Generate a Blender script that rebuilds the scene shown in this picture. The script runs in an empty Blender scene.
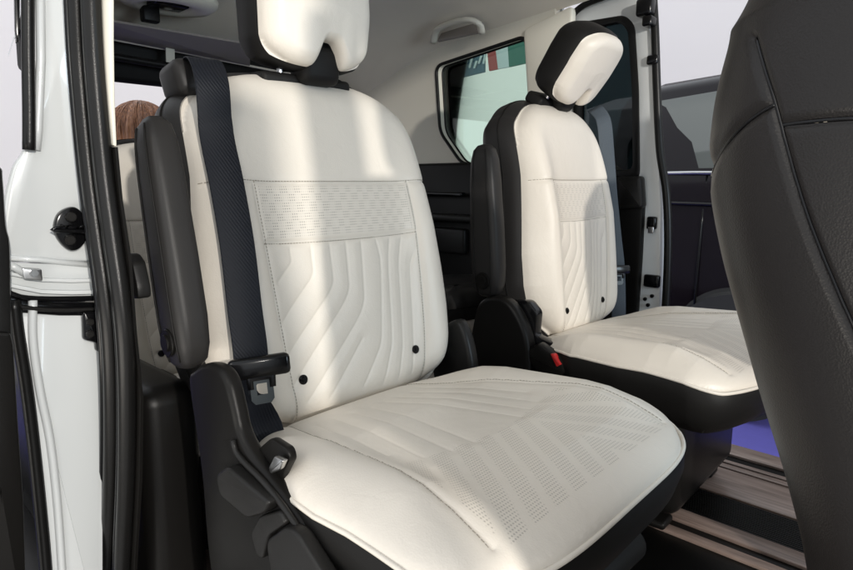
import bpy, bmesh, math, random
import numpy as np
from mathutils import Vector, Matrix
random.seed(4); rng = np.random.default_rng(4)
S = bpy.context.scene
COL = S.collection
rad = math.radians
# ------------------------------------------------------------------ camera
CAM_H, PITCH, YAW, FPX = .80, .166, .797, 620.0
cam = bpy.data.objects.new('camera', bpy.data.cameras.new('camera')); COL.objects.link(cam)
cam.data.sensor_width = 36; cam.data.lens = FPX/853*36
cam.data.clip_start = .02; cam.data.clip_end = 200
cam.location = (0, 0, CAM_H)
cam.rotation_euler = (math.pi/2-PITCH, 0, math.atan2(math.cos(YAW), math.sin(YAW)))
S.camera = cam
# ------------------------------------------------------------------ world: the evenly lit show hall around the van
W = bpy.data.worlds.new('World'); S.world = W; W.use_nodes = True
bg = W.node_tree.nodes['Background']
bg.inputs[0].default_value = (.90, .945, 1.0, 1); bg.inputs[1].default_value = 1.0
S.view_settings.view_transform = 'Standard'; S.view_settings.look = 'None'
S.view_settings.exposure = 0.32; S.view_settings.gamma = 1
def aim(o, p):
    o.rotation_euler = (Vector(p)-o.location).to_track_quat('-Z', 'Y').to_euler()
def spot(name, loc, tgt, power, size, angle, color, blend=.3):
    l = bpy.data.lights.new(name, 'SPOT'); l.energy = power; l.shadow_soft_size = size
    l.spot_size = rad(angle); l.spot_blend = blend; l.color = color
    o = bpy.data.objects.new(name, l); COL.objects.link(o); o.location = loc; aim(o, tgt); return o
def area(name, loc, tgt, power, sx, sy, color):
    l = bpy.data.lights.new(name, 'AREA'); l.shape = 'RECTANGLE'; l.size = sx; l.size_y = sy; l.energy = power; l.color = color
    o = bpy.data.objects.new(name, l); COL.objects.link(o); o.location = loc; aim(o, tgt); return o
spot('hall_spotlight', (4.0, -.9, 1.9), (-.9, .9, .8), 640, .06, 60, (1, .95, .88))
area('hall_lamp', (.3, -2.2, 2.6), (-.5, .7, .5), 16, 1.6, 1.2, (1, .93, .83))
area('added_bounce_fill', (-.3, -1.5, -.1), (-1.2, 1.3, 1.3), 23, 1.8, .8, (1, .93, .83))  # fill added low outside the door to brighten the ceiling
area('added_front_fill', (1.5, 1.15, .95), (-1.0, 1.15, 1.2), 22, 1.2, .7, (.70, .87, 1.0))  # unseen cool fill added up front for the ceiling and backrests

# ------------------------------------------------------------------ pixel ray to a point on a real plane
sa, ca = math.sin(YAW), math.cos(YAW)
def at(px, py, x=None, y=None, z=None):
    X = (px-426.5)/FPX; Y = -(py-285)/FPX
    d = math.cos(PITCH)+Y*math.sin(PITCH); u = -math.sin(PITCH)+Y*math.cos(PITCH)
    v = Vector((sa*X-ca*d, ca*X+sa*d, u))
    t = x/v.x if x is not None else y/v.y if y is not None else (z-CAM_H)/v.z
    return Vector((0, 0, CAM_H))+v*t
def project(P):
    x, y, z = P[..., 0], P[..., 1], P[..., 2]-CAM_H
    r = sa*x+ca*y; d = -ca*x+sa*y
    d2 = d*math.cos(PITCH)-z*math.sin(PITCH); u2 = d*math.sin(PITCH)+z*math.cos(PITCH)
    return 426.5+FPX*r/d2, 285-FPX*u2/d2

# ------------------------------------------------------------------ materials
def mat(name, color, rough=.5, bump=0, bscale=300, metal=0, coat=0, vary=0, vscale=6, spec=.5, sheen=0):
    m = bpy.data.materials.new(name); m.use_nodes = True; nt = m.node_tree; n = nt.nodes; b = n['Principled BSDF']
    b.inputs['Base Color'].default_value = (*color, 1); b.inputs['Roughness'].default_value = rough
    b.inputs['Metallic'].default_value = metal; b.inputs['Coat Weight'].default_value = coat
    b.inputs['Specular IOR Level'].default_value = spec; b.inputs['Sheen Weight'].default_value = sheen
    tc = n.new('ShaderNodeTexCoord')
    if vary:
        t = n.new('ShaderNodeTexNoise'); t.inputs['Scale'].default_value = vscale; t.inputs['Detail'].default_value = 5
        nt.links.new(tc.outputs['Object'], t.inputs['Vector'])
        r = n.new('ShaderNodeMapRange'); r.inputs[3].default_value = 1-vary; r.inputs[4].default_value = 1+vary
        nt.links.new(t.outputs[0], r.inputs[0])
        x = n.new('ShaderNodeVectorMath'); x.operation = 'SCALE'; x.inputs[0].default_value = color
        nt.links.new(r.outputs[0], x.inputs['Scale']); nt.links.new(x.outputs[0], b.inputs['Base Color'])
        r2 = n.new('ShaderNodeMapRange'); r2.inputs[3].default_value = rough*.85; r2.inputs[4].default_value = min(1, rough*1.15)
        nt.links.new(t.outputs[0], r2.inputs[0]); nt.links.new(r2.outputs[0], b.inputs['Roughness'])
    if bump:
        v = n.new('ShaderNodeTexVoronoi'); v.inputs['Scale'].default_value = bscale
        nt.links.new(tc.outputs['Object'], v.inputs['Vector'])
        bp = n.new('ShaderNodeBump'); bp.inputs['Strength'].default_value = bump; bp.inputs['Distance'].default_value = .0006
        nt.links.new(v.outputs['Distance'], bp.inputs['Height']); nt.links.new(bp.outputs[0], b.inputs['Normal'])
    return m
def leather_white():
    """cream leather: grain, soft wrinkles and punched holes where the 'perf' attribute asks for them"""
    m = bpy.data.materials.new('cream_leather'); m.use_nodes = True; nt = m.node_tree; n = nt.nodes; L = nt.links; b = n['Principled BSDF']
    b.inputs['Roughness'].default_value = .42; b.inputs['Specular IOR Level'].default_value = .45
    uv = n.new('ShaderNodeAttribute'); uv.attribute_name = 'flat'
    pf = n.new('ShaderNodeAttribute'); pf.attribute_name = 'perf'
    tc = n.new('ShaderNodeTexCoord')
    def math_(op, a, bb=None):
        k = n.new('ShaderNodeMath'); k.operation = op
        for i, q in enumerate((a, bb)):
            if q is None: continue
            if isinstance(q, (int, float)): k.inputs[i].default_value = q
            else: L.new(q, k.inputs[i])
        return k.outputs[0]
    sp = n.new('ShaderNodeSeparateXYZ'); L.new(uv.outputs['Vector'], sp.inputs[0])
    P = .0042
    gx = math_('DIVIDE', sp.outputs[0], P); gy = math_('DIVIDE', sp.outputs[1], P*1.15)
    fx = math_('SUBTRACT', math_('FRACT', gx), .5); fy = math_('SUBTRACT', math_('FRACT', gy), .5)
    d = math_('SQRT', math_('ADD', math_('MULTIPLY', fx, fx), math_('MULTIPLY', fy, fy)))
    hole = n.new('ShaderNodeMapRange'); hole.interpolation_type = 'SMOOTHSTEP'
    hole.inputs[1].default_value = .30; hole.inputs[2].default_value = .20; hole.inputs[3].default_value = 0; hole.inputs[4].default_value = 1
    L.new(d, hole.inputs[0])
    hm = math_('MULTIPLY', hole.outputs[0], pf.outputs['Fac'])
    nz = n.new('ShaderNodeTexNoise'); nz.inputs['Scale'].default_value = 7; nz.inputs['Detail'].default_value = 6
    L.new(tc.outputs['Object'], nz.inputs['Vector'])
    base = n.new('ShaderNodeMix'); base.data_type = 'RGBA'
    base.inputs[6].default_value = (.665, .615, .54, 1); base.inputs[7].default_value = (.725, .675, .60, 1); L.new(nz.outputs[0], base.inputs[0])
    mix = n.new('ShaderNodeMix'); mix.data_type = 'RGBA'; mix.inputs[7].default_value = (.20, .18, .155, 1)
    L.new(hm, mix.inputs[0]); L.new(base.outputs[2], mix.inputs[6]); L.new(mix.outputs[2], b.inputs['Base Color'])
    vo = n.new('ShaderNodeTexVoronoi'); vo.inputs['Scale'].default_value = 420; L.new(tc.outputs['Object'], vo.inputs['Vector'])
    wr = n.new('ShaderNodeTexNoise'); wr.inputs['Scale'].default_value = 26; wr.inputs['Detail'].default_value = 4; wr.inputs['Distortion'].default_value = 1.2
    L.new(tc.outputs['Object'], wr.inputs['Vector'])
    b1 = n.new('ShaderNodeBump'); b1.inputs['Strength'].default_value = .22; b1.inputs['Distance'].default_value = .0005; L.new(vo.outputs['Distance'], b1.inputs['Height'])
    b2 = n.new('ShaderNodeBump'); b2.inputs['Strength'].default_value = .14; b2.inputs['Distance'].default_value = .006
    L.new(wr.outputs[0], b2.inputs['Height']); L.new(b1.outputs[0], b2.inputs['Normal']); L.new(b2.outputs[0], b.inputs['Normal'])
    return m
def webbing(name, color):
    m = mat(name, color, .55, spec=.2); nt = m.node_tree; n = nt.nodes
    w = n.new('ShaderNodeTexWave'); w.inputs['Scale'].default_value = 95; w.bands_direction = 'DIAGONAL'
    tc = n.new('ShaderNodeTexCoord'); nt.links.new(tc.outputs['Object'], w.inputs[0])
    bp = n.new('ShaderNodeBump'); bp.inputs['Strength'].default_value = .45; bp.inputs['Distance'].default_value = .001
    nt.links.new(w.outputs[0], bp.inputs['Height']); nt.links.new(bp.outputs[0], n['Principled BSDF'].inputs['Normal'])
    return m
def glass(name, tint, rough=0, mixf=.12):
    m = bpy.data.materials.new(name); m.use_nodes = True; nt = m.node_tree; n = nt.nodes; n.remove(n['Principled BSDF'])
    t = n.new('ShaderNodeBsdfTransparent'); t.inputs[0].default_value = (*tint, 1)
    g = n.new('ShaderNodeBsdfGlossy'); g.inputs['Roughness'].default_value = .02
    fr = n.new('ShaderNodeFresnel'); fr.inputs[0].default_value = 1.5
    mx = n.new('ShaderNodeMixShader'); nt.links.new(fr.outputs[0], mx.inputs[0])
    nt.links.new(t.outputs[0], mx.inputs[1]); nt.links.new(g.outputs[0], mx.inputs[2]); nt.links.new(mx.outputs[0], n['Material Output'].inputs[0])
    return m
M = dict(
 white=leather_white(),
 thread=mat('thread', (.30, .27, .22), .8),
 black=mat('black_leather', (.010, .0095, .009), .52, .15, 900, spec=.16, vary=.12),
 grey_leather=mat('charcoal_leather', (.021, .020, .0195), .42, .15, 900, spec=.22, vary=.14, vscale=9),
 front=mat('front_seat_leather', (.0105, .0090, .0084), .36, .2, 800, spec=.30, vary=.12, vscale=9),
 plastic=mat('black_plastic', (.0070, .0065, .0060), .36, .15, 900, spec=.16, vary=.1),
 plastic2=mat('dark_grey_plastic', (.012, .0115, .011), .36, .15, 900, spec=.22, vary=.1),
 gloss=mat('glossy_black_plastic', (.004, .004, .0045), .16, spec=.3),
 rubber=mat('seal_rubber', (.008, .0078, .0076), .32, .15, 700, spec=.25, vary=.15, vscale=14),
 paint=mat('white_paint', (.62, .64, .64), .25, coat=.5, vary=.02),
 headl=mat('headliner_fabric', (.76, .70, .61), .95, .5, 900, vary=.05),
 headd=mat('dark_headliner_fabric', (.30, .27, .25), .95, .5, 900, vary=.05),  # rear panel, and the painted shade behind the grab handle
 trim=mat('beige_trim', (.72, .69, .60), .6, .2, 600, vary=.04),
 dsteel=mat('dark_steel', (.035, .045, .05), .3, spec=.5),
 steel=mat('steel', (.55, .55, .55), .28, metal=1),
 red=mat('red_plastic', (.42, .02, .02), .35),
 belt=webbing('belt_webbing', (.008, .0095, .014)),
 belt2=webbing('grey_belt_webbing', (.07, .085, .10)),
 carpet=mat('blue_carpet', (.11, .10, .42), .95, .5, 600, vary=.1, vscale=20),
 hallfloor=mat('hall_floor_paint', (.34, .335, .33), .5, vary=.08, vscale=3),
 hall=mat('hall_wall_paint', (.93, .88, .86), .8, vary=.03, vscale=.8),
 tint=glass('tinted_glass', (.10, .14, .15)),
 clear=glass('green_glass', (.86, .985, .90)),
 carpaint=mat('dark_car_paint', (.008, .006, .008), .14, spec=.22),
 tyre=mat('tyre', (.02, .02, .02), .8, .3, 200),
 woodm=None, skin=mat('skin', (.55, .33, .24), .5), cloth=mat('dark_cloth', (.05, .05, .07), .9, .4, 500),
 hair=None, label=mat('paper_label', (.8, .8, .78), .6), grille=mat('speaker_grey', (.40, .39, .36), .6, vary=.05),
 car_glass=mat('car_glass', (.10, .11, .10), .06, spec=.9),
 archm=mat('pale_arch', (.72, .70, .72), .6),
 bannerw=mat('banner_white', (.45, .5, .5), .6), bannerr=mat('banner_red', (.30, .05, .05), .6),
 bannerb=mat('banner_blue', (.06, .11, .15), .6), bannerg=mat('banner_green', (.03, .12, .09), .6), bannerk=mat('banner_dark', (.05, .09, .09), .6),
)
def floor_mat():
    """floor laid with pale wood planks and dark ribbed strips that run along the van"""
    m = bpy.data.materials.new('wood_plank'); m.use_nodes = True; nt = m.node_tree; n = nt.nodes; L = nt.links; b = n['Principled BSDF']
    tc = n.new('ShaderNodeTexCoord'); mp = n.new('ShaderNodeMapping'); mp.inputs['Scale'].default_value = (3, 45, 10)
    L.new(tc.outputs['Object'], mp.inputs[0])
    t = n.new('ShaderNodeTexNoise'); t.inputs['Scale'].default_value = 1.6; t.inputs['Detail'].default_value = 8; t.inputs['Distortion'].default_value = .7
    L.new(mp.outputs[0], t.inputs['Vector'])
    r = n.new('ShaderNodeValToRGB'); r.color_ramp.elements[0].color = (.16, .115, .095, 1); r.color_ramp.elements[1].color = (.36, .27, .23, 1)
    r.color_ramp.elements[0].position = .3; r.color_ramp.elements[1].position = .7
    L.new(t.outputs[0], r.inputs[0]); L.new(r.outputs[0], b.inputs['Base Color']); b.inputs['Roughness'].default_value = .35
    return m
M['woodm'] = floor_mat()
def hair_mat():
    m = bpy.data.materials.new('auburn_hair'); m.use_nodes = True; nt = m.node_tree; n = nt.nodes; L = nt.links; b = n['Principled BSDF']
    tc = n.new('ShaderNodeTexCoord'); mp = n.new('ShaderNodeMapping'); mp.inputs['Scale'].default_value = (120, 120, 5); L.new(tc.outputs['Object'], mp.inputs[0])
    t = n.new('ShaderNodeTexNoise'); t.inputs['Scale'].default_value = 1.5; t.inputs['Detail'].default_value = 4; L.new(mp.outputs[0], t.inputs['Vector'])
    r = n.new('ShaderNodeValToRGB'); r.color_ramp.elements[0].color = (.13, .05, .025, 1); r.color_ramp.elements[1].color = (.42, .19, .09, 1)
    r.color_ramp.elements[0].position = .35; r.color_ramp.elements[1].position = .68
    L.new(t.outputs[0], r.inputs[0]); L.new(r.outputs[0], b.inputs['Base Color']); b.inputs['Roughness'].default_value = .38
    return m
M['hair'] = hair_mat()

# ------------------------------------------------------------------ mesh helpers
def link(name, me, m, parent=None, loc=None):
    o = bpy.data.objects.new(name, me); COL.objects.link(o)
    if m is not None: me.materials.append(m)
    if parent is not None: o.parent = parent
    if loc is not None: o.location = loc
    return o
def mesh(name, verts, faces, m, parent=None, smooth=True, attrs=None, base=None):
    V = np.asarray(verts, dtype=np.float64)
    if base is not None: V = V-np.array(base)
    me = bpy.data.meshes.new(name); me.from_pydata(V.tolist(), [], [list(map(int, f)) for f in faces])
    if attrs:
        for k, (typ, data) in attrs.items():
            a = me.attributes.new(k, typ, 'POINT')
            a.data.foreach_set('vector' if typ == 'FLOAT_VECTOR' else 'value', np.asarray(data, dtype=np.float32).ravel())
    bm = bmesh.new(); bm.from_mesh(me); bmesh.ops.recalc_face_normals(bm, faces=bm.faces); bm.to_mesh(me); bm.free()
    if smooth is True: me.polygons.foreach_set('use_smooth', [True]*len(me.polygons))
    elif smooth: me.set_sharp_from_angle(angle=rad(smooth))
    me.update()
    return link(name, me, m, parent)
def from_bm(name, bm, m, parent=None, angle=35, base=None):
    if base is not None: bmesh.ops.translate(bm, verts=bm.verts, vec=-Vector(base))
    bmesh.ops.recalc_face_normals(bm, faces=bm.faces)
    me = bpy.data.meshes.new(name); bm.to_mesh(me); bm.free()
    for p in me.polygons: p.use_smooth = True
    me.set_sharp_from_angle(angle=rad(angle))
    return link(name, me, m, parent)
def merge(bm, other):
    me = bpy.data.meshes.new('t'); other.to_mesh(me); other.free(); bm.from_mesh(me); bpy.data.meshes.remove(me)
def box(size, loc=(0, 0, 0), rot=None, bev=.004, seg=3, bm=None):
    b = bmesh.new(); bmesh.ops.create_cube(b, size=1)
    bmesh.ops.scale(b, vec=size, verts=b.verts)
    if bev: bmesh.ops.bevel(b, geom=b.edges[:], offset=bev, segments=seg, profile=.5, affect='EDGES')
    if rot is not None: bmesh.ops.rotate(b, cent=(0, 0, 0), matrix=Matrix(rot.to_3x3()) if hasattr(rot, 'to_3x3') else rot, verts=b.verts)
    bmesh.ops.translate(b, vec=loc, verts=b.verts)
    if bm is None: return b
    merge(bm, b); return bm
def cyl(r, h, loc=(0, 0, 0), axis='Z', seg=32, bev=0, r2=None, bm=None):
    b = bmesh.new(); bmesh.ops.create_cone(b, cap_ends=True, segments=seg, radius1=r, radius2=r if r2 is None else r2, depth=h)
    if bev: bmesh.ops.bevel(b, geom=[e for e in b.edges if len(e.link_faces) == 2 and e.calc_face_angle(0) > .8], offset=bev, segments=3, affect='EDGES')
    if axis == 'X': bmesh.ops.rotate(b, matrix=Matrix.Rotation(math.pi/2, 3, 'Y'), verts=b.verts)
    if axis == 'Y': bmesh.ops.rotate(b, matrix=Matrix.Rotation(math.pi/2, 3, 'X'), verts=b.verts)
    bmesh.ops.translate(b, vec=loc, verts=b.verts)
    if bm is None: return b
    merge(bm, b); return bm
def smooth_poly(P, n=None, closed=True, step=.01):
    """Catmull-Rom curve through the points"""
    P = [Vector(p) for p in P]; out = []; N = len(P)
    for i in range(N if closed else N-1):
        p1, p2 = P[i], P[(i+1) % N]
        p0 = P[i-1] if (closed or i > 0) else p1+(p1-p2)
        p3 = P[(i+2) % N] if (closed or i+2 < N) else p2+(p2-p1)
        k = n or max(2, int((p2-p1).length/step))
        for j in range(k):
            t = j/k
            out.append(.5*((2*p1)+(-p0+p2)*t+(2*p0-5*p1+4*p2-p3)*t*t+(-p0+3*p1-3*p2+p3)*t**3))
    if not closed: out.append(P[-1])
    return out
def prism(outline, thick, holes=(), bev=.003, seg=2):
    """flat outline (list of 3D points on one plane) with holes, given real thickness along +-vector thick"""
    b = bmesh.new(); es = []
    for loop in [outline, *holes]:
        vs = [b.verts.new(p) for p in loop]
        es += [b.edges.new((vs[i], vs[(i+1) % len(vs)])) for i in range(len(vs))]
    if len(holes) == 0: b.faces.new(b.verts[:])
    else: bmesh.ops.triangle_fill(b, edges=es, use_beauty=True)
    r = bmesh.ops.extrude_face_region(b, geom=b.faces[:])
    nv = [v for v in r['geom'] if isinstance(v, bmesh.types.BMVert)]
    bmesh.ops.translate(b, vec=thick, verts=nv)
    bmesh.ops.recalc_face_normals(b, faces=b.faces)
    if bev:
        T = Vector(thick).normalized()
        fs = [f for f in b.faces if abs(f.normal.dot(T)) > .9]
        e = {e for f in fs for e in f.edges if len(e.link_faces) == 2 and abs(e.link_faces[0].normal.dot(e.link_faces[1].normal)) < .7}
        bmesh.ops.bevel(b, geom=list(e), offset=bev, segments=seg, profile=.5, affect='EDGES')
    return b
def loft(rings, cap0=True, cap1=True, closed=True):
    V = [tuple(p) for r in rings for p in r]; n = len(rings[0]); F = []
    for i in range(len(rings)-1):
        for j in range(n if closed else n-1):
            k = (j+1) % n; F.append((i*n+j, i*n+k, (i+1)*n+k, (i+1)*n+j))
    if cap0: F.append(tuple(range(n))[::-1])
    if cap1: F.append(tuple((len(rings)-1)*n+j for j in range(n)))
    return V, F
def frames(P):
    T = [(P[min(i+1, len(P)-1)]-P[max(i-1, 0)]).normalized() for i in range(len(P))]
    return T
def tube(P, r, seg=10, up=None, ry=None, cap=True):
    P = [Vector(p) for p in P]; T = frames(P); rings = []
    D_ = P[-1]-P[0]
    if up is None: up = Vector((0, 1, 0)) if abs(D_.z) > .7*D_.length and D_.length > 1e-3 else Vector((0, 0, 1))
    for i, p in enumerate(P):
        s = T[i].cross(up)
        if s.length < 1e-4: s = T[i].cross(Vector((0, 1, 0)))
        s.normalize(); u = s.cross(T[i]).normalized()
        rr = r[i] if hasattr(r, '__len__') else r; r2 = rr if ry is None else ry
        rings.append([p+s*(math.cos(a)*rr)+u*(math.sin(a)*r2) for a in [2*math.pi*k/seg for k in range(seg)]])
    return loft(rings, cap, cap)
def ribbon(P, N, w, t=.0012, taper=None):
    """flat webbing through P with surface normal N (list)"""
    P = [Vector(p) for p in P]; T = frames(P); rings = []
    for i, p in enumerate(P):
        nn = Vector(N[i] if isinstance(N, list) else N).normalized(); s = T[i].cross(nn).normalized(); nn = s.cross(T[i]).normalized()
        ww = w[i] if hasattr(w, '__len__') else w
        rings.append([p+s*(ww/2*a)+nn*(t*c) for a, c in ((-1, -.6), (-1, .6), (-.93, 1), (.93, 1), (1, .6), (1, -.6), (.93, -1), (-.93, -1))])
    return loft(rings)
def VF(name, vf, m, parent=None, smooth=True, base=None): return mesh(name, vf[0], vf[1], m, parent, smooth, base=base)
def tag(o, label=None, cat=None, group=None, kind=None):
    for k, v in (('label', label), ('category', cat), ('group', group), ('kind', kind)):
        if v: o[k] = v
    return o
def empty(name, loc, label=None, cat=None, group=None, kind=None, rz=0):
    o = bpy.data.objects.new(name, None); COL.objects.link(o); o.location = loc; o.rotation_euler.z = rz; o.empty_display_size = .05
    return tag(o, label, cat, group, kind)
def kids(o): return [c for c in bpy.data.objects if c.parent == o]
def copy_tree(o, parent=None):
    c = o.copy(); COL.objects.link(c); c.parent = parent
    for ch in kids(o): copy_tree(ch, c)
    return c

# ------------------------------------------------------------------ upholstered surfaces
def seg_dist(U, V, lines):
    D = np.full(U.shape, 9.)
    for l in lines:
        for (x0, y0), (x1, y1) in zip(l[:-1], l[1:]):
            dx, dy = x1-x0, y1-y0; L2 = dx*dx+dy*dy+1e-12
            t = np.clip(((U-x0)*dx+(V-y0)*dy)/L2, 0, 1)
            D = np.minimum(D, np.hypot(U-x0-t*dx, V-y0-t*dy))
    return D
def curve2(l, step=.004):
    return [(p.x, p.y) for p in smooth_poly([(a, b, 0) for a, b in l], closed=False, step=step)]
def interp(xs, ys, x): return np.interp(x, xs, ys)
class Pad:
    def __init__(s, fn, nu, nv, seams=(), quilts=(), perf=None, quilt_mask=None, gd=.0012, gw=.0024, pd=.0016, pw=.011):
        a = np.linspace(-1, 1, nu); b = np.linspace(-1, 1, nv); s.A, s.B = np.meshgrid(a, b)
        s.U, s.V, s.W = fn(s.A, s.B)
        e = (np.abs(s.A)**8+np.abs(s.B)**8)**(1/8); inner = np.clip((1.0-e)/.05, 0, 1)
        if seams:
            D = seg_dist(s.U, s.V, seams); s.W = s.W-inner*(.0016*np.exp(-(D/.0020)**2)+.0022*np.exp(-(D/.007)**2))
        if quilts:
            D = seg_dist(s.U, s.V, quilts)
            mk = 1 if quilt_mask is None else quilt_mask(s.U, s.V)
            s.W = s.W-mk*(gd*np.exp(-(D/gw)**2)+pd*np.exp(-(D/pw)**2)-pd*.55)
        s.P = perf(s.U, s.V) if perf else np.zeros_like(s.U)
        s.nu, s.nv = nu, nv
        idx = np.arange(nu*nv).reshape(nv, nu)
        s.ring = np.concatenate([idx[0, :], idx[1:, -1], idx[-1, -2::-1], idx[-2:0:-1, 0]])
    def verts(s, order):   # order maps (U,V,W) to xyz
        q = dict(U=s.U.ravel(), V=s.V.ravel(), W=s.W.ravel()); return np.stack([q[k] for k in order], 1)
    def faces(s):
        i = np.arange(s.nu*s.nv).reshape(s.nv, s.nu)
        return np.stack([i[:-1, :-1], i[:-1, 1:], i[1:, 1:], i[1:, :-1]], -1).reshape(-1, 4)
    def build(s, name, m, parent, order):
        return mesh(name, s.verts(order), s.faces(), m, parent, True, dict(
            flat=('FLOAT_VECTOR', np.stack([s.U.ravel(), s.V.ravel(), 0*s.U.ravel()], 1)), perf=('FLOAT', s.P.ravel())))
    def height(s, u, v):
        k = np.argmin((s.U-u)**2+(s.V-v)**2); return s.W.ravel()[k]
    def rim(s, order, step=1):
        return s.verts(order)[s.ring][::step]
    def stitches(s, name, lines, m, parent, order, off=0, pitch=.0058, ln=.0040, r=.00055, lift=.0004):
        V, F = [], []
        for l in lines:
            pts = [Vector((a, b, 0)) for a, b in l]
            if off:
                T = frames(pts); pts = [p+Vector((-t.y, t.x, 0))*off for p, t in zip(pts, T)]
            acc = 0; i = 0; pos = []; carry = 0
            for p, q in zip(pts[:-1], pts[1:]):
                L = (q-p).length; t = carry
                while t < L: pos.append((p+(q-p)*(t/L), (q-p)/L)); t += pitch
                carry = t-L
            for p, d in pos:
                a = p-d*ln/2; b = p+d*ln/2; sd = Vector((-d.y, d.x, 0))
                wa, wb = s.height(a.x, a.y)+lift, s.height(b.x, b.y)+lift
                k = len(V)
                for q, w in ((a, wa), (b, wb)):
                    for c, h in ((-1, -.3), (0, 1), (1, -.3)):
                        z = dict(U=q.x+sd.x*r*c*1.3, V=q.y+sd.y*r*c*1.3, W=w+h*r); V.append([z[o] for o in order])
                F += [(k, k+1, k+4, k+3), (k+1, k+2, k+5, k+4), (k, k+1, k+2), (k+3, k+5, k+4)]
        return mesh(name, V, F, m, parent, True)
def shell_from_rim(R, cen, levels, axis, fan=True):
    """levels: (outward offset, depth along -axis); rim points R, returns lofted skirt"""
    R = np.asarray(R); c = np.asarray(cen); rings = []
    ax = 'xyz'.index(axis); n = len(R)
    nx = np.roll(R, -2, 0)-np.roll(R, 2, 0); nx[:, ax] = 0; nx /= np.linalg.norm(nx, axis=1)[:, None]+1e-9
    axv = np.zeros(3); axv[ax] = 1
    out = np.cross(nx, axv); sg = np.sign(np.sum(out*(R-c)*(np.arange(3) != ax), 1).mean()); out *= sg
    for _ in range(3): out = (out+np.roll(out, 1, 0)+np.roll(out, -1, 0))/3
    for o, d, flat in levels:
        Q = R+out*o; Q[:, ax] = (R[:, ax]-d)*(1-flat)+flat*(R[:, ax].mean()-d)
        rings.append(Q)
    return rings

# backrest outline and relief -----------------------------------------------------------------
def back_fn(A, B):
    V0 = .29+.315*B
    hw = interp([-.03, .03, .08, .14, .22, .42, .52, .62], [.200, .240, .266, .279, .279, .254, .250, .246], V0)
    top = np.clip((B-.55)/.45, 0, 1); bot = np.clip((-B-.72)/.28, 0, 1)
    U = A*hw*(1-.13*top**5-.10*bot**3)
    V = V0+.008*top-.046*np.abs(A)**3.8*top**1.6+.012*np.abs(A)**4*bot
    e = (np.abs(A)**7+np.abs(B)**7)**(1/7)
    roll = 1-np.sqrt(np.clip(1-np.clip((e-.80)/.20, 0, 1)**2, 0, 1))
    bol = .026*np.exp(-((np.abs(U)-.205)/.040)**2)*np.clip((.56-V)/.25, 0, 1)
    W = .012+.018*np.cos((V-.16)/.30)+bol-.046*roll-.012*(U/.25)**2-.02*np.clip((V-.4)/.2, 0, 1)**2
    return U, V, W
SL = [(-.176, .402), (-.176, .30), (-.165, .10), (-.150, -.012)]
SR = [(-a, b) for a, b in SL]
H1 = [(-.250, .402), (-.12, .400), (0, .3995), (.12, .400), (.250, .402)]
H2 = [(-.176, .300), (-.06, .297), (.06, .297), (.176, .300)]
QB = [[(-.122, .296), (-.123, .262), (-.158, .232)], [(-.080, .295), (-.083, .236), (-.160, .165)], [(-.040, .295), (-.043, .212), (-.158, .108)],
      [(-.003, .295), (-.010, .195), (-.152, .058)], [(.034, .295), (.020, .165), (-.128, .022)], [(.004, .108), (-.082, .018)],
      [(.070, .295), (.076, .250), (.050, .092), (-.005, .022)], [(.108, .295), (.094, .240), (.076, .085), (.045, .018)],
      [(.140, .294), (.122, .240), (.104, .080), (.085, .018)], [(.172, .272), (.150, .232), (.134, .080), (.122, .02)]]
def bend(l, k=.18):
    """polyline with only its corners eased"""
    out = [l[0]]
    for a, b, c in zip(l[:-2], l[1:-1], l[2:]):
        p = [b[i]+(a[i]-b[i])*k for i in (0, 1)]; q = [b[i]+(c[i]-b[i])*k for i in (0, 1)]
        for t in np.linspace(0, 1, 6): out.append(tuple(p[i]*(1-t)**2+2*b[i]*t*(1-t)+q[i]*t*t for i in (0, 1)))
    return out+[l[-1]]
def perf_back(U, V):
    m = (np.abs(U) < .168)*(V > .307)*(V < .393)
    blk = (np.floor(U/.0138).astype(int)+np.floor(V/.0159).astype(int)) % 2
    return m*(.22+.5*blk)
BACK = Pad(back_fn, 250, 310, seams=[curve2(SL), curve2(SR), curve2(H1), curve2(H2)], quilts=[bend(l) for l in QB], perf=perf_back,
           quilt_mask=lambda U, V: np.clip((.296-V)/.012, 0, 1)*np.clip((.172-np.abs(U))/.012, 0, 1))
OB = 'WUV'
def cush_fn(A, B):            # V runs front (0 rear .. .53 front)
    V0 = .272+.282*B
    hw = interp([-.02, .04, .10, .18, .30, .46, .54], [.175, .205, .245, .276, .292, .296, .288], V0)
    fr = np.clip((B-.45)/.55, 0, 1)
    U = A*hw*(1-.10*fr**5)
    V = V0-.040*np.abs(A)**4*fr**1.5
    e = (np.abs(A)**8+np.abs(B)**8)**(1/8)
    roll = 1-np.sqrt(np.clip(1-np.clip((e-.84)/.16, 0, 1)**2, 0, 1))
    bol = .022*np.exp(-((np.abs(U)-.225)/.045)**2)*np.clip((V-.03)/.12, 0, 1)*np.clip((.50-V)/.10, 0, 1)
    W = interp([-.02, .05, .20, .36, .45, .54], [-.004, .018, .043, .053, .050, .036], V0)+bol-.022*roll-.006*(U/.25)**2
    W = W-.010*np.clip(-B-.85, 0, .15)/.15
    return U, V, W
CSL = [(-.135, .035), (-.150, .10), (-.178, .20), (-.196, .30), (-.214, .40), (-.222, .50)]
CSR = [(-a, b) for a, b in CSL]
_c = [[(-.122, .09), (-.146, .20), (-.164, .29)], [(-.088, .095), (-.112, .20), (-.138, .33)], [(-.052, .10), (-.072, .20), (-.100, .345)],
      [(-.018, .10), (-.034, .20), (-.060, .35)]]
CRS = [(-.136, .040), (-.06, .047), (.06, .047), (.136, .040)]
QC = _c+[[(-a, b) for a, b in l] for l in _c]
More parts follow.
